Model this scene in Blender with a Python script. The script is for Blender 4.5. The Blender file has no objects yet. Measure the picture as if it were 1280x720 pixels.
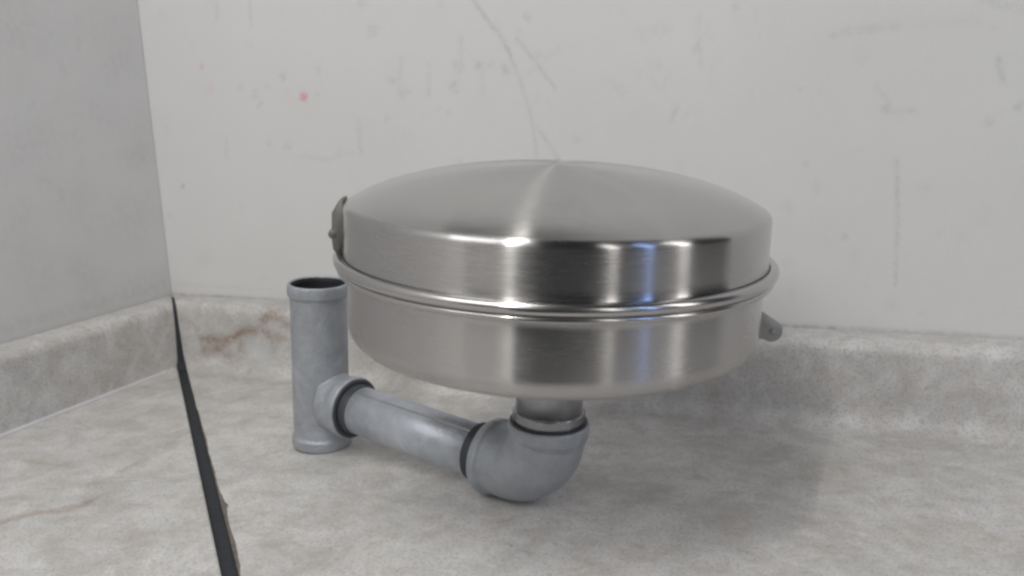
import bpy, bmesh, math, random
import numpy as np
from mathutils import Matrix, Vector, noise
random.seed(4); rng = np.random.default_rng(4)
S = bpy.context.scene
COL = S.collection
PI = math.pi

# ------------------------------------------------------------------ camera
F = 1189.7                                   # focal length in pixels of a 1280 wide frame
cd = bpy.data.cameras.new('camera'); cam = bpy.data.objects.new('camera', cd); COL.objects.link(cam)
cam.location = (0.874684, -0.921902, 0.325593)
cam.rotation_euler = (1.37129657, 0.0439302772, 0.402525483)
cd.sensor_width = 36; cd.lens = F / 1280 * 36; cd.clip_start = .02; cd.clip_end = 50
cd.dof.use_dof = True; cd.dof.focus_distance = .80; cd.dof.aperture_fstop = 9.0
S.camera = cam

# ------------------------------------------------------------------ light
w = bpy.data.worlds.new('World'); S.world = w; w.use_nodes = True
bg = w.node_tree.nodes['Background']; bg.inputs[0].default_value = (.84, .92, 1.0, 1); bg.inputs[1].default_value = .035

def lamp(name, loc, target, sx, sy, power, col=(1, 1, 1), roll=0):
    l = bpy.data.lights.new(name, 'AREA'); l.shape = 'RECTANGLE'; l.size = sx; l.size_y = sy
    l.energy = power; l.color = col
    o = bpy.data.objects.new(name, l); COL.objects.link(o); o.location = loc
    d = Vector(target) - Vector(loc)
    o.rotation_euler = (d.to_track_quat('-Z', 'Y').to_matrix() @ Matrix.Rotation(roll, 3, 'Z')).to_euler()
    return o
DISH = Vector((.62, -.26, .21))
def polar(az, el, dist):                      # azimuth from -y towards +x, seen from the bowl
    a, e = math.radians(az), math.radians(el)
    return DISH + dist * Vector((math.sin(a) * math.cos(e), -math.cos(a) * math.cos(e), math.sin(e)))
lamp('ceiling_lamp', (.608, -2.25, 1.74), (.608, -2.2501, 0), .022, 3.2, 32, (1, .98, .94))
lamp('fill_lamp', (.13, -1.15, 1.25), (.42, 0, .2), .8, .8, 6.8, (1, .99, .98))  # added fill that brightens the left of the back wall
lamp('fill_lamp', polar(-6, 26, 2.3), DISH, 1.45, 1.0, 1.8, (1, 1, 1))  # added broad fill, stands in for the ceiling mirrored in the steel
lamp('fill_lamp', polar(66, 22, 2.8), DISH, 2.0, 1.2, 2.2, (1, .96, .92))  # added dim fill for the mid tones on the steel's right side
lamp('window_lamp', polar(49, 18, 2.2), DISH, .17, 1.5, 3.2, (1, .97, .93))
lamp('window_lamp', polar(67, 18, 2.2), DISH, .12, 1.5, 2.8, (.30, .48, 1))
lamp('window_lamp', polar(86, 18, 2.2), DISH, .24, 1.5, 6.0, (1, .98, .96))

vs = S.view_settings; vs.view_transform = 'Standard'; vs.look = 'None'; vs.exposure = -.05; vs.gamma = 1
S.cycles.filter_width = 2.6

# ------------------------------------------------------------------ helpers
RM = np.array(cam.rotation_euler.to_matrix()); CL = np.array(cam.location)
def ray(px, py): return RM @ np.array([(px - 640) / F, -(py - 360) / F, -1.0])
def on_plane(px, py, axis, val):
    d = ray(px, py); return CL + d * (val - CL[axis]) / d[axis]

def tag(o, label=None, cat=None, kind=None, group=None):
    if label: o['label'] = label
    if cat: o['category'] = cat
    if kind: o['kind'] = kind
    if group: o['group'] = group
    return o
def link(name, me, m, parent=None, smooth=True):
    o = bpy.data.objects.new(name, me); COL.objects.link(o)
    if m: me.materials.append(m)
    if smooth: me.polygons.foreach_set('use_smooth', [True] * len(me.polygons))
    if parent: o.parent = parent
    return o
def pyd(name, v, f):
    me = bpy.data.meshes.new(name); me.from_pydata([tuple(map(float, q)) for q in v], [], [tuple(map(int, q)) for q in f]); me.update(); return me
def from_bm(name, bm):
    me = bpy.data.meshes.new(name); bm.to_mesh(me); bm.free(); return me

def lathe(bm, prof, n=96, M=None, closed=False, cap0=False, cap1=False):
    """prof: list of (r,z); revolved about local z, then moved by matrix M"""
    M = M or Matrix.Identity(4); rings = []
    for r, z in prof:
        if r < 1e-6: rings.append([bm.verts.new(M @ Vector((0, 0, z)))])
        else: rings.append([bm.verts.new(M @ Vector((r * math.cos(2 * PI * k / n), r * math.sin(2 * PI * k / n), z))) for k in range(n)])
    pairs = list(zip(rings, rings[1:])) + ([(rings[-1], rings[0])] if closed else [])
    for a, b in pairs:
        for k in range(n):
            k2 = (k + 1) % n
            if len(a) == 1 and len(b) == 1: continue
            if len(a) == 1: bm.faces.new((a[0], b[k2], b[k]))
            elif len(b) == 1: bm.faces.new((a[k], a[k2], b[0]))
            else: bm.faces.new((a[k], a[k2], b[k2], b[k]))
    if cap0: bm.faces.new(rings[0][::-1])
    if cap1: bm.faces.new(rings[-1])
def arc(cx, cz, r, a0, a1, n=8):
    return [(cx + r * math.cos(math.radians(a0 + (a1 - a0) * i / n)), cz + r * math.sin(math.radians(a0 + (a1 - a0) * i / n))) for i in range(n + 1)]
def grid_faces(nr, nc):
    i, j = np.meshgrid(np.arange(nr - 1), np.arange(nc - 1), indexing='ij'); a = (i * nc + j).ravel()
    return np.stack([a, a + 1, a + nc + 1, a + nc], 1)

# ------------------------------------------------------------------ materials
class NT:
    def __init__(s, name):
        s.m = bpy.data.materials.new(name); s.m.use_nodes = True; s.t = s.m.node_tree; s.b = s.t.nodes['Principled BSDF']
    def n(s, typ, **kw):
        nd = s.t.nodes.new(typ)
        for k, v in kw.items(): setattr(nd, k, v)
        return nd
    def l(s, a, b): s.t.links.new(a, b)
    def sock(s, node_in, v):
        if hasattr(v, 'is_linked'): s.l(v, node_in)
        else: node_in.default_value = v
    def coord(s, scale=(1, 1, 1), out='Object'):
        c = s.n('ShaderNodeTexCoord'); mp = s.n('ShaderNodeMapping'); mp.inputs['Scale'].default_value = scale
        s.l(c.outputs[out], mp.inputs[0]); return mp.outputs[0]
    def noise(s, vec, scale, detail=4, rough=.55, dist=0):
        q = s.n('ShaderNodeTexNoise'); s.l(vec, q.inputs['Vector']); q.inputs['Scale'].default_value = scale
        q.inputs['Detail'].default_value = detail; q.inputs['Roughness'].default_value = rough; q.inputs['Distortion'].default_value = dist
        return q.outputs['Fac']
    def ramp(s, fac, a, b, lo=0., hi=1.):
        q = s.n('ShaderNodeMapRange'); s.l(fac, q.inputs[0])
        for i, v in zip((1, 2, 3, 4), (a, b, lo, hi)): q.inputs[i].default_value = v
        return q.outputs[0]
    def math(s, op, a, b=0.):
        q = s.n('ShaderNodeMath', operation=op); s.sock(q.inputs[0], a); s.sock(q.inputs[1], b); return q.outputs[0]
    def mix(s, fac, a, b, bl='MIX'):
        q = s.n('ShaderNodeMix', data_type='RGBA', blend_type=bl); s.sock(q.inputs[0], fac)
        s.sock(q.inputs[6], a if hasattr(a, 'is_linked') else (*a, 1)); s.sock(q.inputs[7], b if hasattr(b, 'is_linked') else (*b, 1)); return q.outputs[2]
    def bump(s, h, strength, dist):
        q = s.n('ShaderNodeBump'); s.l(h, q.inputs['Height']); q.inputs['Strength'].default_value = strength; q.inputs['Distance'].default_value = dist
        s.l(q.outputs[0], s.b.inputs['Normal'])
    def stains(s):
        q = s.n('ShaderNodeAttribute', attribute_name='stain_shade'); sp = s.n('ShaderNodeSeparateColor'); s.l(q.outputs['Color'], sp.inputs[0])
        return sp.outputs[0], sp.outputs[1], sp.outputs[2], q.outputs['Alpha']
    def set(s, **kw):
        for k, v in kw.items(): s.sock(s.b.inputs[k.replace('_', ' ')], v if not isinstance(v, tuple) or len(v) != 3 else (*v, 1))
        return s.m

def wall_mat(name, base):
    t = NT(name); v = t.coord()
    br, gr, rd, wh = t.stains()
    big = t.noise(v, 5, 5, .6); fine = t.noise(v, 90, 4, .6); grain = t.noise(v, 700, 2, .5)
    c = t.mix(t.ramp(big, .3, .7), tuple(x * .95 for x in base), base)
    c = t.mix(t.math('MULTIPLY', t.ramp(fine, .62, .8), .12), c, (.45, .45, .46))
    brk = t.ramp(t.noise(v, 130, 5, .75), .34, .62, .08, 1)
    c = t.mix(t.math('MULTIPLY', gr, brk), c, (.22, .22, .24))
    c = t.mix(t.math('MULTIPLY', br, brk), c, (.36, .30, .27))
    c = t.mix(t.math('MULTIPLY', rd, brk), c, (.75, .10, .20))
    c = t.mix(t.math('MULTIPLY', t.ramp(grain, .3, .7), .06), c, (.4, .4, .4))
    t.bump(t.math('ADD', t.math('MULTIPLY', big, .8), t.math('MULTIPLY', t.noise(v, 260, 3), .15)), .25, .004)
    return t.set(Base_Color=c, Roughness=.55, Specular_IOR_Level=.3)
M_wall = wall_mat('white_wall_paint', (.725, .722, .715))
M_wall2 = wall_mat('shade_toned_wall_paint', (.67, .665, .66))  # white wall paint darkened to carry the left wall's shade

def laminate(name, base, tint):
    t = NT(name); v = t.coord(); br, gr, rd, wh = t.stains()
    v2 = t.coord((1, 1.15, 1))
    a = t.noise(v2, 17, 8, .68, .7); b = t.noise(v2, 40, 7, .70, .6); c_ = t.noise(v, 165, 5, .7); d = t.noise(v, 420, 3, .6)
    c = t.mix(t.ramp(a, .36, .64), tuple(x * k for x, k in zip(base, (.765, .76, .755))), base)
    c = t.mix(t.math('MULTIPLY', t.ramp(b, .50, .64), .50), c, tint)
    c = t.mix(t.math('MULTIPLY', t.ramp(b, .46, .28), .55), c, tuple(min(1, x * 1.16) for x in base))
    c = t.mix(t.math('MULTIPLY', t.ramp(c_, .54, .70), .42), c, (.31, .28, .25))
    c = t.mix(t.math('MULTIPLY', t.ramp(d, .50, .68), .44), c, (.22, .20, .19))
    brk = t.ramp(t.noise(v, 120, 5, .7), .32, .60, .22, 1)
    c = t.mix(wh, c, (.72, .73, .74))
    c = t.mix(t.math('MULTIPLY', br, brk), c, (.25, .145, .09))
    c = t.mix(t.math('MULTIPLY', gr, brk), c, (.14, .135, .13))
    t.bump(t.math('ADD', d, c_), .12, .0012)
    return t.set(Base_Color=c, Roughness=t.ramp(b, .3, .7, .44, .58), Specular_IOR_Level=.35)
M_lam = laminate('speckled_laminate', (.67, .662, .648), (.47, .425, .385))

def steel(name, rough, aniso, col=(.525, .515, .508)):
    t = NT(name); tg = t.n('ShaderNodeTangent', direction_type='RADIAL', axis='Z'); t.l(tg.outputs[0], t.b.inputs['Tangent'])
    v = t.coord()
    sx = t.n('ShaderNodeSeparateXYZ'); t.l(v, sx.inputs[0])
    rad = t.math('SQRT', t.math('ADD', t.math('POWER', sx.outputs[0], 2), t.math('POWER', sx.outputs[1], 2)))
    ang = t.math('ARCTAN2', sx.outputs[1], sx.outputs[0])
    cb = t.n('ShaderNodeCombineXYZ'); t.l(t.math('MULTIPLY', ang, .006), cb.inputs[0]); t.l(rad, cb.inputs[1]); t.l(sx.outputs[2], cb.inputs[2])
    hair = t.noise(cb.outputs[0], 1500, 3, .6); smudge = t.noise(v, 16, 5, .6)
    c = t.mix(t.ramp(hair, .3, .7), tuple(x * .965 for x in col), tuple(x * 1.025 for x in col))
    t.bump(hair, .010, .0006)
    r = t.math('ADD', t.ramp(hair, .3, .7, rough - .03, rough + .03), t.ramp(smudge, .35, .7, -.02, .04))
    return t.set(Base_Color=c, Metallic=1.0, Roughness=r, Anisotropic=aniso, Anisotropic_Rotation=.25)
M_steel = steel('brushed_stainless_steel', .24, 1.0)
M_dome = steel('brushed_stainless_dome', .175, 1.0)
M_polish = steel('polished_steel', .22, .4)

def cast(name, col, metal, rough, bump=.35):
    t = NT(name); v = t.coord()
    a = t.noise(v, 60, 5, .65); g = t.noise(v, 520, 3, .6); s_ = t.noise(v, 22, 5, .7, .5)
    c = t.mix(t.ramp(a, .35, .68), tuple(x * .80 for x in col), col)
    c = t.mix(t.math('MULTIPLY', t.ramp(s_, .55, .75), .5), c, tuple(min(1, x * 1.35) for x in col))
    c = t.mix(t.math('MULTIPLY', t.ramp(s_, .42, .28), .35), c, tuple(x * .6 for x in col))
    t.bump(t.math('ADD', g, t.math('MULTIPLY', a, 1.5)), bump, .0012)
    return t.set(Base_Color=c, Metallic=metal, Roughness=t.ramp(a, .3, .7, rough - .05, rough + .07))
M_cast = cast('silver_painted_cast_iron', (.47, .50, .54), .5, .40, .9)
M_pipe = cast('galvanised_pipe_zinc', (.59, .63, .69), .55, .40, .35)
M_stem = cast('dull_grey_pipe', (.44, .445, .46), .8, .36, .1)
M_ring = cast('worn_thread_metal', (.36, .36, .37), .9, .24, .1)
M_dark = cast('dark_thread_compound', (.075, .08, .092), .2, .5)
M_bore = cast('near_black_bore', (.028, .030, .036), .2, .6)  # near-black blue over the whole inside of the tee
M_brkt = cast('grey_steel_bracket', (.38, .375, .365), .6, .55, .1)
def plain(name, col, rough, sc=200, amp=.25, bump=.3):
    t = NT(name); v = t.coord(); a = t.noise(v, sc, 5, .65)
    c = t.mix(t.ramp(a, .3, .7), tuple(x * (1 - amp) for x in col), tuple(x * (1 + amp) for x in col))
    t.bump(a, bump, .0015); return t.set(Base_Color=c, Roughness=rough)
M_hinge = cast('dull_dark_hinge_steel', (.21, .205, .195), .5, .55, .1)
M_gap = plain('gap_shade_black', (.024, .027, .034), .75, 120)  # near-black standing in for shade down in the open joint
M_chip = plain('bare_particle_board', (.17, .145, .125), .85, 260, .45, .8)
M_caulk = plain('white_caulk', (.62, .61, .63), .5, 90, .06)

# ------------------------------------------------------------------ marks (stains and joint shade put into the surface colours)
class Marks:                                   # channels: brown, grey, red, white
    def __init__(s): s.q = []
    def add(s, ch, pts, width, strength): s.q.append((ch, pts, width, strength))
    def paint(s, P):
        out = np.zeros((len(P), 4))
        for ch, pts, wd, st in s.q:
            pts = [np.array(p) for p in pts]
            if len(pts) == 1: pts = pts * 2
            for a, b in zip(pts, pts[1:]):
                ab = b - a; L = ab @ ab
                lo = np.minimum(a, b) - 3 * wd; hi = np.maximum(a, b) + 3 * wd
                idx = np.where(np.all((P > lo) & (P < hi), 1))[0]
                if not len(idx): continue
                Q = P[idx]; u = np.clip(((Q - a) @ ab) / L, 0, 1) if L > 1e-12 else np.zeros(len(Q))
                d = np.linalg.norm(Q - (a + u[:, None] * ab), axis=1)
                out[idx, ch] = np.maximum(out[idx, ch], st * np.exp(-(d / wd) ** 2))
        return out
def set_stain_shade(me, arr):
    at = me.attributes.new('stain_shade', 'FLOAT_COLOR', 'POINT'); at.data.foreach_set('color', arr.astype(np.float32).ravel())

T = .0448; HS = .085                           # backsplash depth and height
PXM = .001                                     # about one photo pixel on the wall, in metres
wm = Marks()
def W(ch, pts, wpx, st): wm.add(ch, [on_plane(x, y, 1, T) for x, y in pts], wpx * PXM, st * (.85 if ch == 1 else .9))
def W1(ch, x, y, wpx, st, n=3):                # small irregular blot
    for k in range(n):
        W(ch, [(x + random.uniform(-.6, .6) * wpx, y + random.uniform(-.6, .6) * wpx), (x + random.uniform(-.6, .6) * wpx, y + random.uniform(-.9, .9) * wpx)], wpx * .7, st)
W(1, [(583, -12), (598, 10), (612, 28), (628, 48), (638, 70)], 2.6, .42); W(1, [(638, 70), (650, 100), (660, 130), (668, 165), (671, 205)], 2.2, .26)
W(1, [(646, 48), (668, 76), (694, 110)], 2.2, .30); W(1, [(672, 160), (686, 180), (702, 206)], 2.2, .30)
for x, y, s_, a in [(658, 21, 4, .34), (465, 38, 6, .22), (630, 87, 6, .30), (567, 110, 5.5, .30), (614, 82, 4, .25), (598, 82, 5, .25), (573, 82, 6, .25), (503, 115, 6, .2),
                    (490, 103, 5, .25), (672, 68, 4, .25), (649, 40, 4, .2), (720, 175, 4, .25), (228, 233, 3.2, .5), (318, 117, 5, .25), (353, 97, 4, .25), (397, 88, 4, .25), (335, 110, 4, .2),
                    (325, 132, 4, .25), (300, 109, 4, .15), (337, 180, 4, .2), (358, 182, 6, .18), (872, 60, 5, .32), (1107, 137, 5, .25), (1237, 152, 4, .2), (1272, 133, 4, .3),
                    (1055, 296, 4, .25), (985, 259, 5, .2), (1008, 204, 3, .25), (920, 8, 4, .2), (485, 148, 4, .18), (560, 140, 4, .15), (212, 270, 4, .2), (397, 118, 3, .2), (550, 4, 4, .2), (452, 4, 6, .18), (575, 202, 4, .2)]:
    W1(1, x, y, s_, a)
for pts, wd, a in [([(312, 2), (314, 32)], 2.6, .25), ([(271, 4), (271, 22)], 3, .22), ([(536, 82), (536, 118)], 3, .2), ([(576, 48), (577, 82)], 3, .2), ([(448, 152), (451, 192)], 4, .18),
                   ([(603, 90), (603, 116)], 3, .14), ([(502, 70), (498, 112)], 3, .14), ([(845, 134), (838, 152)], 3, .22), ([(873, 20), (876, 85)], 3, .13), ([(1121, 200), (1122, 250), (1122, 285), (1119, 356)], 2.0, .30),
                   ([(1110, 139), (1142, 138)], 3, .16), ([(1247, 72), (1250, 85), (1255, 103)], 2.6, .32), ([(1228, 0), (1255, 6), (1284, 14)], 4, .16), ([(1096, 108), (1112, 130)], 3, .14), ([(800, 42), (830, 38)], 8, .10),
                   ([(283, 175), (283, 200)], 3, .15), ([(378, 195), (405, 200), (440, 190)], 3, .13), ([(500, 115), (512, 115)], 3, .22), ([(700, 60), (660, 92)], 3, .10), ([(220, 355), (340, 362)], 3, .12)]:
    W(1, pts, wd, a)
W(0, [(1042, 43), (1080, 37), (1120, 33)], 5, .22); W(0, [(1120, 33), (1225, 26)], 5, .10); W(0, [(1020, 120), (1040, 90)], 30, .04); W(0, [(760, 100), (780, 112)], 5, .10)
W1(2, 379, 121, 4.5, .95); W1(2, 379, 121, 4.0, .95); W1(2, 252, 83, 3, .6); W1(2, 262, 111, 6, .13); W1(2, 203, 17, 5, .10); W1(2, 358, 118, 8, .06); W1(2, 388, 138, 6, .07); W1(2, 1200, 320, 14, .04)
for k in range(90):                            # faint general scuffing
    x, y = random.uniform(200, 1280), random.uniform(0, 400) ; W(1, [(x, y), (x + random.uniform(-8, 8), y + random.uniform(-14, 14))], random.uniform(2, 6), random.uniform(.04, .11))

x = -T
while x < 1.3:                                 # grime and painted occlusion shade where the wall meets the splash
    L = random.uniform(.02, .09); z = HS + random.uniform(-.0005, .0012)
    wm.add(random.choice((0, 1, 1)), [(x, T, z), (x + L, T, z + random.uniform(-.0006, .0006))], random.uniform(.0012, .0026), random.uniform(.2, .5)); x += L * random.uniform(.6, 1.1)
lm = Marks()
def LW(ch, pts, wpx, st): lm.add(ch, [on_plane(x, y, 0, -T) for x, y in pts], wpx * PXM, st)
LW(1, [(98, 48), (98, 62)], 3, .2); LW(1, [(75, 80), (82, 92)], 6, .14); LW(1, [(100, 275), (150, 268), (205, 262)], 6, .07); LW(1, [(75, 240), (78, 250)], 4, .15); LW(0, [(0, 20), (15, 40)], 40, .12)
LW(1, [(50, 225), (60, 228)], 4, .14); LW(1, [(0, 412), (100, 385), (205, 355)], 8, .16); LW(0, [(170, 350), (205, 340)], 12, .14)  # greyer band just above the left splash, browner near the corner
for k in range(26):
    x, y = random.uniform(0, 200), random.uniform(0, 370); LW(random.choice((0, 1)), [(x, y), (x + random.uniform(-20, 20), y + random.uniform(-20, 20))], random.uniform(12, 34), random.uniform(.05, .12))
for k in range(50):
    x, y = random.uniform(0, 200), random.uniform(0, 380); LW(1, [(x, y), (x + random.uniform(-8, 8), y + random.uniform(-14, 14))], random.uniform(2, 6), random.uniform(.04, .10))

sm = Marks()                                   # on the right counter and its backsplash (face at y=0, top at z=0)
def SF(ch, pts, wpx, st): sm.add(ch, [on_plane(x, y, 1, 0) for x, y in pts], wpx * PXM, st)
def SC(ch, pts, wpx, st): sm.add(ch, [on_plane(x, y, 2, 0) for x, y in pts], wpx * PXM * .8, st)
SF(0, [(254, 424), (272, 426), (290, 424)], 7, .75); SF(0, [(258, 438), (275, 436), (284, 442)], 9, .5); SF(0, [(286, 424), (298, 418), (312, 412)], 6, .8); SF(0, [(300, 436), (302, 428)], 5, .5)
SF(0, [(318, 414), (326, 410), (334, 416), (338, 424)], 5, .7); SF(0, [(330, 400), (338, 392), (345, 396)], 7, .75); SF(0, [(338, 388), (352, 382), (362, 380)], 6, .55); SF(0, [(345, 420), (355, 424)], 6, .45)
SF(0, [(256, 424), (285, 424), (300, 418)], 5, .8); SF(0, [(340, 392), (350, 386)], 6, .8); SF(0, [(268, 438), (280, 432)], 8, .6); SF(0, [(352, 400), (362, 408)], 7, .45); SF(0, [(225, 398), (240, 404), (248, 412)], 4, .35); SF(3, [(316, 440), (330, 446)], 12, .55); SF(0, [(360, 470), (356, 500)], 8, .25); SF(0, [(450, 450), (500, 450)], 14, .15)
for x, y in [(470, 430), (505, 446), (540, 470), (560, 482)]: SF(0, [(x, y), (x + 14, y + 6)], 6, .3)
SC(1, [(722, 545), (790, 548)], 6, .12)
for x, y, wd, a in [(800, 683, 4, .4), (1190, 536, 4, .35), (1112, 554, 4, .3), (1236, 540, 4, .25), (1150, 645, 4, .25), (1010, 655, 5, .2), (880, 600, 5, .25), (655, 690, 4, .35), (640, 680, 4, .2), (560, 620, 4, .25), (930, 690, 6, .2), (505, 625, 5, .2)]:
    SC(1, [(x - 5, y - 2), (x + 5, y + 2)], wd, a)
SC(1, [(620, 712), (645, 690), (672, 672)], 3, .25)
for k in range(130):
    x, y = random.uniform(290, 1270), random.uniform(490, 715); a = random.uniform(-.5, .5); L = random.uniform(4, 26)
    SC(random.choice((0, 1)), [(x, y), (x + L, y + a * 8), (x + 1.6 * L, y + a * 5)], random.uniform(2, 6), random.uniform(.06, .26))
for xa, xb, ya, yb, st in [(718, 806, 505, 508, .40), (806, 905, 508, 518, .3), (905, 1010, 518, 527, .38), (1010, 1130, 527, 540, .3), (1130, 1260, 540, 552, .22), (250, 362, 459, 470, .16)]:
    SC(1, [(xa, ya), (xb, yb)], 2.6, st)  # crease darkening painted as a broken line at the splash foot
for x, y, w_, st in [(240, 470, 10, .15), (300, 500, 16, .14), (340, 545, 14, .16), (470, 600, 18, .12), (600, 660, 26, .14), (430, 690, 22, .12), (880, 660, 24, .12), (1060, 590, 22, .12), (1180, 660, 26, .13), (760, 700, 24, .12), (1200, 480, 14, .12)]:
    SC(0, [(x - w_, y), (x + w_, y + random.uniform(-6, 6))], w_, st)
l2 = Marks()                                   # on the left counter
def L2(ch, pts, wpx, st): l2.add(ch, [on_plane(x, y, 2, 0) for x, y in pts], wpx * PXM * .8, st)
L2(1, [(128, 517), (137, 517)], 4, .5); L2(1, [(180, 483), (188, 482)], 5, .35); L2(0, [(0, 652), (40, 642), (100, 634), (125, 620)], 6, .6); L2(0, [(30, 576), (60, 580), (90, 584)], 4, .4)
L2(0, [(150, 590), (180, 575)], 5, .4); L2(1, [(0, 655), (10, 650)], 5, .35); L2(0, [(100, 606), (150, 602), (185, 590)], 8, .25); L2(0, [(190, 565), (215, 552)], 9, .25); L2(1, [(125, 700), (150, 690)], 6, .15)
for k in range(60):
    x, y = random.uniform(0, 255), random.uniform(500, 720); a = random.uniform(-.5, .5); L = random.uniform(4, 26)
    L2(random.choice((0, 1)), [(x, y), (x + L, y - a * 8), (x + 1.6 * L, y - a * 5)], random.uniform(2, 6), random.uniform(.06, .24))

# ------------------------------------------------------------------ walls
XR = 1.42
def slab_wall(name, xs, zs, fx, thick_dir, mat, marks):
    A, B = np.meshgrid(zs, xs, indexing='ij'); P = fx(B.ravel(), A.ravel())
    f = grid_faces(len(zs), len(xs))
    P2 = P + np.array(thick_dir)
    nr, nc = len(zs), len(xs); n = nr * nc
    border = [i for i in range(nc)] + [r * nc + nc - 1 for r in range(1, nr)] + [(nr - 1) * nc + i for i in range(nc - 2, -1, -1)] + [r * nc for r in range(nr - 2, 0, -1)]
    corner = [0, nc - 1, n - 1, n - nc]
    V = np.vstack([P, P2[corner]]); F_ = [tuple(q) for q in f]
    segs = [border[:nc], border[nc - 1:nc + nr - 1], border[nc + nr - 2:2 * nc + nr - 2], border[2 * nc + nr - 3:] + [0]]
    for k, sg in enumerate(segs):
        F_.append(tuple(sg[::-1]) + (n + k, n + (k + 1) % 4))
    F_.append((n + 3, n + 2, n + 1, n))
    me = pyd(name, V, F_); st = np.zeros((len(V), 4)); st[:n] = marks.paint(P); set_stain_shade(me, st)
    return link(name, me, mat, smooth=False)
zs = np.concatenate([[-.9], np.arange(-.02, .62, .0022), [.8, 1.1, 1.5]])
xs = np.concatenate([[-T - .09], np.arange(-T, 1.16, .0022), [1.25, XR]])
o = slab_wall('back_wall', xs, zs, lambda a, b: np.stack([a, np.full_like(a, T), b], 1), (0, .1, 0), M_wall, wm)
tag(o, 'brighter scuffed white painted wall behind the steel bowl', 'wall', 'structure')
ys = np.concatenate([[-1.9, -1.2, -.9], np.arange(-.7, T + .0001, .003)])
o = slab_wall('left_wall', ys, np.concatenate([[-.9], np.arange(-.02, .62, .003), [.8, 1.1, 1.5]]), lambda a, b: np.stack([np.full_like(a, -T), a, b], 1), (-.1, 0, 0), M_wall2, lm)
tag(o, 'white wall on the left side of the corner, its shade put into the paint', 'wall', 'structure')

# ------------------------------------------------------------------ countertops
DEP = .645                                     # counter depth in front of the splash face
def profile(cove):
    pr = [(T - .0015, HS - .004), (T - .0025, HS - .0008), (T - .006, HS)]
    pr += [(T - .006 - (T - .006 - .013) * k / 6, HS) for k in range(1, 6)]
    pr += [(.013 - .013 * math.sin(a), HS - .013 + .013 * math.cos(a)) for a in np.linspace(0, PI / 2, 9)]
    zt, zb = HS - .013, cove
    pr += [(0, zt + (zb - zt) * k / 16) for k in range(1, 16)]
    pr += [(-cove + cove * math.cos(a), cove - cove * math.sin(a)) for a in np.linspace(0, PI / 2, 7)]
    d = np.arange(-cove - .0035, -DEP + .02, -.0035)
    pr += [(x, 0) for x in d]
    pr += [(-DEP + .012 - .012 * math.sin(a), -.012 + .012 * math.cos(a)) for a in np.linspace(0, PI / 2, 6)] + [(-DEP, -.036), (-DEP + .02, -.036)]
    return np.array(pr)
def gap_half(z):                               # half width of the open mitre, along x
    return   .0082 - .0056 * np.clip(z / HS, 0, 1)
def chip(d):                                   # laminate chipped away along the joint
    s_ = -d
    a = .0035 * np.clip((s_ - .08) / .25, 0, 1.6) * (1 + .5 * math.sin(s_ * 70) * math.sin(s_ * 31 + 1)) + .0015 * noise.noise(Vector((s_ * 90, 3.1, 0)))
    a += .0035 * max(0, 1 - abs(s_ - .333) / .007)
    return max(0, a) if s_ > .05 else 0
def counter(prof, along, mirror, use_chip):
    rows = []
    for d, z in prof:
        x0 = -d + gap_half(z) + (chip(d) if use_chip else 0)
        if d <= -DEP + .02: x0 = max(x0, DEP - .02 + gap_half(0))
        rows.append(x0)
    rows = np.array(rows); n = len(along)
    U = rows[:, None] + (along[-1] - rows[:, None]) * ((along - along[0]) / (along[-1] - along[0]))[None, :]
    D = np.repeat(prof[:, 0][:, None], n, 1); Z = np.repeat(prof[:, 1][:, None], n, 1)
    P = np.stack([U.ravel(), D.ravel(), Z.ravel()], 1)
    f = grid_faces(len(prof), n)
    if mirror: P = np.stack([-P[:, 1], -P[:, 0], P[:, 2]], 1)
    else: f = f[:, ::-1]
    # cut face along the mitre
    e = np.arange(len(prof)) * n
    low = P[e].copy(); low[:, 2] = np.minimum(low[:, 2] - .02, -.036)
    V = np.vstack([P, low]); k = len(P)
    q = [(e[i], e[i + 1], k + i + 1, k + i) for i in range(len(prof) - 1)]
    if not mirror: q = [x[::-1] for x in q]
    return V, np.vstack([f, np.array(q)]), n
xr = np.concatenate([np.linspace(0, 1.16, 330), np.linspace(1.17, XR, 8)])
def top_thing(name, mirror, cove, marks, label, along):
    prof = profile(cove); V, f, n = counter(prof, along, mirror, not mirror)
    root = bpy.data.objects.new(name, None); COL.objects.link(root); root.location = (.5, -.3, -.036) if not mirror else (.3, -.6, -.036)
    root.empty_display_size = .1
    tag(root, label, 'countertop')
    off = np.array(root.location)
    st = marks.paint(V)
    # split into splash (profile rows before the cove ends) and work surface
    ns = 3 + 5 + 9 + 15 + 7 - 1
    np_ = len(prof); fi = np.arange(len(f)); main = (np_ - 1) * (n - 1)
    row = np.where(fi < main, fi // (n - 1), fi - main)
    for nm, sel in (('backsplash', row < ns), ('work_surface', row >= ns)):
        ff = f[sel]; us, inv = np.unique(ff, return_inverse=True)
        me = pyd(nm, V[us] - off, inv.reshape(ff.shape)); set_stain_shade(me, st[us])
        link(nm, me, M_lam, root)
    return root, prof
rt, prof = top_thing('countertop', False, .018, sm, 'mottled grey beige countertop under the steel bowl, right of the black joint', xr)
lt, _ = top_thing('countertop', True, .004, l2, 'mottled pale grey countertop along the shaded wall, left of the black joint', np.concatenate([np.linspace(0, .75, 200), [.9, 1.2, 1.7]]))

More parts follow.
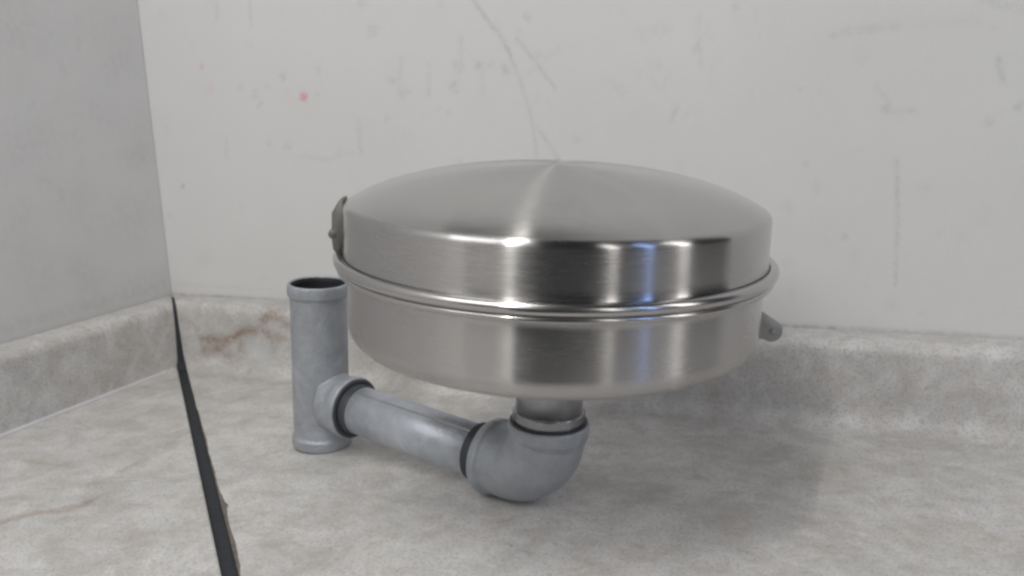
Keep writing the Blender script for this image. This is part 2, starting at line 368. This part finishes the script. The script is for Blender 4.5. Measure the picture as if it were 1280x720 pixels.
# chipped particle board core showing at the edge of the right counter
pts = []; fs = []
sv = np.linspace(.012, DEP - .02, 160)
for s_ in sv:
    x0 = s_ + gap_half(0); x1 = x0 + chip(-s_) + .004
    pts += [(x0 + .0002, -s_, -.010), (x0 + .0002, -s_, -.0022 + .0008 * noise.noise(Vector((s_ * 200, 0, 0)))), (x1, -s_, -.0012)]
for i in range(len(sv) - 1):
    for k in range(2): fs.append((i * 3 + k, i * 3 + k + 3, i * 3 + k + 4, i * 3 + k + 1))
o = link('chipped_edge', pyd('chipped_edge', np.array(pts) - np.array(rt.location), fs), M_chip, rt)
# black strip added for the darkness inside the open mitre (follows the counter and climbs the splash)
pts = []; fs = []
fp = np.array([(d, z) for d, z in profile(.011) if d > -DEP + .02])
tg = np.gradient(fp, axis=0); tg /= np.linalg.norm(tg, axis=1)[:, None]
for (d, z), (td, tz) in zip(fp, tg):
    g = gap_half(z) + .0008
    c0 = np.array([-d, d, z]) + np.array([tz, -tz, td]) * .0030 * np.array([-1, -1, 1])
    nd, nz = -tz, td                           # inward normal (into the board)
    c0 = np.array([-(d + .0005 * abs(nd)), d + .0005 * abs(nd), z - .0026 * abs(nz)])
    c0 = c0 + abs(nd) * np.array([g / 2, -g / 2, 0]) * .85
    w_ = np.array([1, 1, 0]) * g * .5
    for k in (-1, -.5, 0, .5, 1): pts.append(c0 + w_ * k * 1.0 + np.array([0, 0, -.0012 * (1 - k * k) * abs(nz) + .0006 * noise.noise(Vector((d * 120, k, z * 120)))]))
    for k in (1, -1): pts.append(c0 + w_ * k + np.array([0, 0, -.02]))
for i in range(len(fp) - 1):
    for k in range(7): fs.append((i * 7 + k, i * 7 + (k + 1) % 7, (i + 1) * 7 + (k + 1) % 7, (i + 1) * 7 + k))
o = link('gap_shade_strip', pyd('gap_shade_strip', pts, fs), M_gap)
tag(o, 'black strip added as the dark of the open diagonal joint between the two countertops', 'joint strip')
# white caulk bead at the foot of the left splash
bm = bmesh.new(); prev = None
for y in np.linspace(-.03, -1.6, 200):
    r = .0028 * (1 + .25 * noise.noise(Vector((y * 40, 1, 2))))
    ring = [bm.verts.new(Vector((.0012 + r * 1.3 * math.cos(a), y, .0006 + r * math.sin(a))) - lt.location) for a in np.linspace(-.3, PI - .6, 8)]
    if prev:
        for k in range(7): bm.faces.new((prev[k], prev[k + 1], ring[k + 1], ring[k]))
    prev = ring
link('caulk_bead', from_bm('caulk_bead', bm), M_caulk, lt)

# ------------------------------------------------------------------ the fixture
E = Vector((.6089, -.2601, .0291)); U = Vector((.07470011, -.00753158, .9971776)); B = Vector((-.96237329, .26144151, .07406751))
right = Vector(RM[:, 0]); X = (right - U * right.dot(U)).normalized(); Y = U.cross(X)
OFF = .029
root = bpy.data.objects.new('eyewash_fixture', None); COL.objects.link(root)
R3 = Matrix((X, Y, U)).transposed()
root.matrix_world = Matrix.Translation(E - U * OFF) @ R3.to_4x4(); root.empty_display_size = .1
tag(root, 'round brushed steel lidded bowl on grey elbow, pipe and tee fittings', 'eyewash fixture')
bl = R3.transposed() @ B                        # branch direction in local axes
LT = .2698
UP = Matrix.Translation((0, 0, OFF))            # local coordinates start at the elbow centre
def along_branch(s0=0):                         # matrix whose z axis runs along the branch
    q = bl.to_track_quat('Z', 'Y').to_matrix().to_4x4()
    return Matrix.Translation(Vector((0, 0, OFF)) + bl * s0) @ q
def part(name, bm, m, parent=None, vox=None, sm_it=0):
    bmesh.ops.recalc_face_normals(bm, faces=bm.faces)
    o = link(name, from_bm(name, bm), m, parent or root)
    if vox:
        md = o.modifiers.new('union', 'REMESH'); md.mode = 'VOXEL'; md.voxel_size = vox; md.use_smooth_shade = True
        if sm_it: s_ = o.modifiers.new('soften', 'SMOOTH'); s_.iterations = sm_it; s_.factor = .5
    return o

# lid: skirt + dome
RL = .1562
def dome(r, z0=.2155, z1=.2435): return z1 - (z1 - z0) * (.55 * (r / .150) ** 2 + .45 * (r / .150) ** 4)
bm = bmesh.new()
skirt = [(.1568, .1815), (.1563, .184), (RL, .188)] + [(RL, .188 + .0250 * k / 6) for k in range(1, 7)] + arc(RL - .0060, .2130, .0060, 0, 66, 10)[1:]
lathe(bm, skirt, 192, UP)
lid = part('lid', bm, M_steel)
r_e, z_e = skirt[-1]
bm = bmesh.new()
sl0 = -math.tan(math.radians(38))
rr = np.linspace(r_e, 0, 40); zz = []
apex = .2465
for r in rr:
    q = r / r_e; zz.append(apex - (apex - z_e) * (.60 * q ** 2 + .32 * q ** 4 + .08 * q ** 10))
lathe(bm, [(max(0, r), z) for r, z in zip(rr, zz)], 192, UP)
part('lid_dome', bm, M_dome, lid)
# rolled hem of the lid and hem of the bowl
bm = bmesh.new(); lathe(bm, arc(.1597, .1775, .0042, 0, 360, 20)[:-1], 192, UP, closed=True); part('lid_hem', bm, M_polish, lid)
bm = bmesh.new()
lathe(bm, arc(.1590, .1709, .0023, 0, 360, 16)[:-1], 192, UP, closed=True)
# bowl
RB = .1542
bm2 = bmesh.new()
bot = [(.1585, .1725), (.1555, .1695), (RB, .1675)] + [(RB - .0003 * k / 8, .1675 - .0365 * k / 8) for k in range(1, 9)]
bot += [(RB - .0003 - .017 * (1 - math.cos(a)), .1310 - .017 * math.sin(a)) for a in np.linspace(0, math.radians(60), 15)[1:]]
r0, z0 = bot[-1]
for r1, z1, n_ in ((.132, .1110, 3), (.118, .1066, 3), (.031, .088, 8), (0, .0875, 1)):
    bot += [(r0 + (r1 - r0) * k / n_, z0 + (z1 - z0) * k / n_) for k in range(1, n_ + 1)]; r0, z0 = r1, z1
lathe(bm2, bot, 192, UP); bowl = part('bowl', bm2, M_steel)
part('bowl_hem', bm, M_polish, bowl)

# stem, threaded ring
bm = bmesh.new(); lathe(bm, [(.0262, .052), (.0262, .099)], 64, UP, cap0=True, cap1=True); stem = part('stem_pipe', bm, M_stem)
bm = bmesh.new(); pr = [(.024, .040)]
for k in range(5): pr += [(.0276, .0430 + k * .0024), (.0286, .0442 + k * .0024)]
pr += [(.0272, .0555), (.0255, .0562)]
lathe(bm, pr, 64, UP, cap0=True, cap1=True); part('threaded_ring', bm, M_ring, stem)

# elbow: a swept tube with a collar at each end
def sweep(bm, path, radii, n=48):
    prev = None
    for i, (p, r) in enumerate(zip(path, radii)):
        t = (path[min(i + 1, len(path) - 1)] - path[max(i - 1, 0)]).normalized()
        s1 = bl.cross(Vector((0, 0, 1))).normalized(); s2 = t.cross(s1).normalized()
        ring = [bm.verts.new(p + s1 * (r * math.cos(2 * PI * k / n)) + s2 * (r * math.sin(2 * PI * k / n))) for k in range(n)]
        if prev:
            for k in range(n): bm.faces.new((prev[k], prev[(k + 1) % n], ring[(k + 1) % n], ring[k]))
        else: bm.faces.new(ring[::-1])
        prev = ring
    bm.faces.new(prev)
up = Vector((0, 0, 1)); o0 = Vector((0, 0, OFF)); br_ = .038
path = []; radii = []
for s_, r in [(.0588, .0306), (.0575, .0316), (.0540, .0326), (.0505, .0325), (.0488, .0304), (.045, .0297), (.041, .0296)]: path.append(o0 + bl * s_); radii.append(r)
for a in np.linspace(0, PI / 2, 15): path.append(o0 + bl * (br_ - br_ * math.sin(a)) + up * (br_ - br_ * math.cos(a))); radii.append(.0296 + .0010 * math.sin(2 * a))
path = path[:-1]; radii = radii[:-1]
for s_, r in [(.0335, .0296), (.0345, .0318), (.0400, .0322), (.0440, .0322), (.0455, .0312)]: path.append(o0 + up * s_ if s_ > .037 else o0 + up * s_); radii.append(r)
bm = bmesh.new()
# keep the path monotone at the top end
cl = [(p, r) for p, r in zip(path, radii)]
sweep(bm, [c[0] for c in cl[:20]] + [c[0] for c in cl[-5:]], [c[1] for c in cl[:20]] + [c[1] for c in cl[-5:]])
elbow = part('elbow_fitting', bm, M_cast, None, .0008, 2)
bm = bmesh.new(); lathe(bm, [(.0270, .0452), (.0306, .0462), (.0306, .0466), (.0268, .0466)], 64, UP, closed=True); part('socket_mouth', bm, M_dark, elbow)
# horizontal pipe and its dark threaded ends
bm = bmesh.new(); lathe(bm, [(.0222, .050), (.0222, .235)], 64, along_branch(), cap0=True, cap1=True); pipe = part('branch_pipe', bm, M_pipe)
for s0, s1, r in ((.0573, .0725, .0248), (.2125, .224, .0236)):
    bm = bmesh.new(); n_ = 5; pr = [(.0215, s0)]
    for k in range(n_): q = s0 + (s1 - s0) * k / n_; pr += [(r - .0008, q + .0002), (r, q + .0012)]
    pr += [(.0222, s1)]
    lathe(bm, pr, 64, along_branch(), cap0=True, cap1=True); part('pipe_thread', bm, M_dark, pipe)
# darker ridge added as the dark edge between the pipe's highlight bands
cv = R3.transposed() @ (Vector(cam.location) - E); cv = (cv - bl * cv.dot(bl)).normalized(); uv = bl.cross(cv); uv = uv if uv.z > 0 else -uv
nv = (cv * .80 + uv * .60).normalized(); tv = bl.cross(nv)
bm = bmesh.new(); prev = None
for s_ in np.linspace(.071, .214, 30):
    c = Vector((0, 0, OFF)) + bl * float(s_) + nv * .02205; r = .0008 * (1 + .3 * noise.noise(Vector((s_ * 160, 0, 0))))
    ring = [bm.verts.new(c + tv * (1.6 * r * math.cos(a)) + nv * (.55 * r * math.sin(a))) for a in np.linspace(0, PI, 6)]
    if prev:
        for k in range(5): bm.faces.new((prev[k], prev[k + 1], ring[k + 1], ring[k]))
    prev = ring
part('highlight_edge_ridge', bm, M_stem, pipe)
# tee
TC = Vector((0, 0, OFF)) + bl * LT; MT = Matrix.Translation(TC)
bm = bmesh.new()
lathe(bm, [(.0254, .098), (.0254, .1133), (.0276, .1136), (.0287, .1125), (.0291, .108), (.0290, .1030), (.0284, .1017), (.0269, .1008), (.0266, .094), (.0268, 0), (.0268, -.0350), (.0276, -.0365), (.0288, -.0375), (.0288, -.0435), (.0282, -.0468), (.0262, -.0480), (.0236, -.0478)], 72, MT, closed=True)
q = (-bl).to_track_quat('Z', 'Y').to_matrix().to_4x4(); MB = Matrix.Translation(TC) @ q
lathe(bm, [(.0236, .0195), (.0272, .0195), (.0275, .032), (.0284, .036), (.0292, .0395), (.0296, .0450), (.0288, .0478), (.0240, .0478)], 72, MB, closed=True)
tee = part('tee_fitting', bm, M_cast, None, .0008, 2)
bm = bmesh.new(); lathe(bm, [(.0253, .1122), (.0247, .1105), (.0240, .109), (.0247, .107), (.0238, .105), (.0245, .103), (.0236, .101), (.0232, .098), (.0225, .0), (0, .0)], 64, MT); part('pipe_bore', bm, M_bore, tee)
bm = bmesh.new(); lathe(bm, [(.0220, .0470), (.0278, .0484), (.0278, .0488), (.0220, .0488)], 64, MB, closed=True); part('socket_mouth', bm, M_dark, tee)

# hinge on the left of the lid, latch bracket on the right of the bowl
def prism(bm, poly, a0, width, taper=0):
    """poly in (radius, height), extruded sideways by width about azimuth a0"""
    a = math.radians(a0); rd = Vector((math.cos(a), math.sin(a), 0)); tn = Vector((-math.sin(a), math.cos(a), 0))
    r1 = [bm.verts.new(rd * r + tn * (-width / 2) + up * (z + OFF)) for r, z in poly]; r2 = [bm.verts.new(rd * r + tn * (width / 2) + up * (z + OFF)) for r, z in poly]
    n = len(poly)
    for k in range(n): bm.faces.new((r1[k], r1[(k + 1) % n], r2[(k + 1) % n], r2[k]))
    bm.faces.new(r1[::-1]); bm.faces.new(r2)
def pin(bm, r, z, a0, rad, width):
    a = math.radians(a0); rd = Vector((math.cos(a), math.sin(a), 0)); tn = Vector((-math.sin(a), math.cos(a), 0))
    c = rd * r + up * (z + OFF); q = tn.to_track_quat('Z', 'Y').to_matrix().to_4x4()
    lathe(bm, [(0, -width / 2), (rad * .8, -width / 2), (rad, -width / 2 + .001), (rad, width / 2 - .001), (rad * .8, width / 2), (0, width / 2)], 24, Matrix.Translation(c) @ q)
HA = 181
bm = bmesh.new(); prism(bm, [(.1555, .2190), (.1590, .2180), (.1645, .2085), (.1652, .190), (.1640, .1800), (.1590, .1790), (.1560, .186)], HA, .018)
hinge = part('hinge', bm, M_hinge); hinge.modifiers.new('edge', 'BEVEL').width = .0008
bm = bmesh.new(); pin(bm, .1640, .1925, HA, .0036, .0185); part('hinge_pin', bm, M_hinge, hinge)
LA = 2
bm = bmesh.new(); prism(bm, [(.1500, .1425), (.1530, .1420)] + arc(.1695, .1215, .0082, 48, -128, 14) + [(.1490, .1180)], LA, .011)
latch = part('latch_bracket', bm, M_brkt); latch.modifiers.new('edge', 'BEVEL').width = .0012
bm = bmesh.new(); pin(bm, .1695, .1215, LA, .0030, .0125); part('latch_pin', bm, M_brkt, latch)
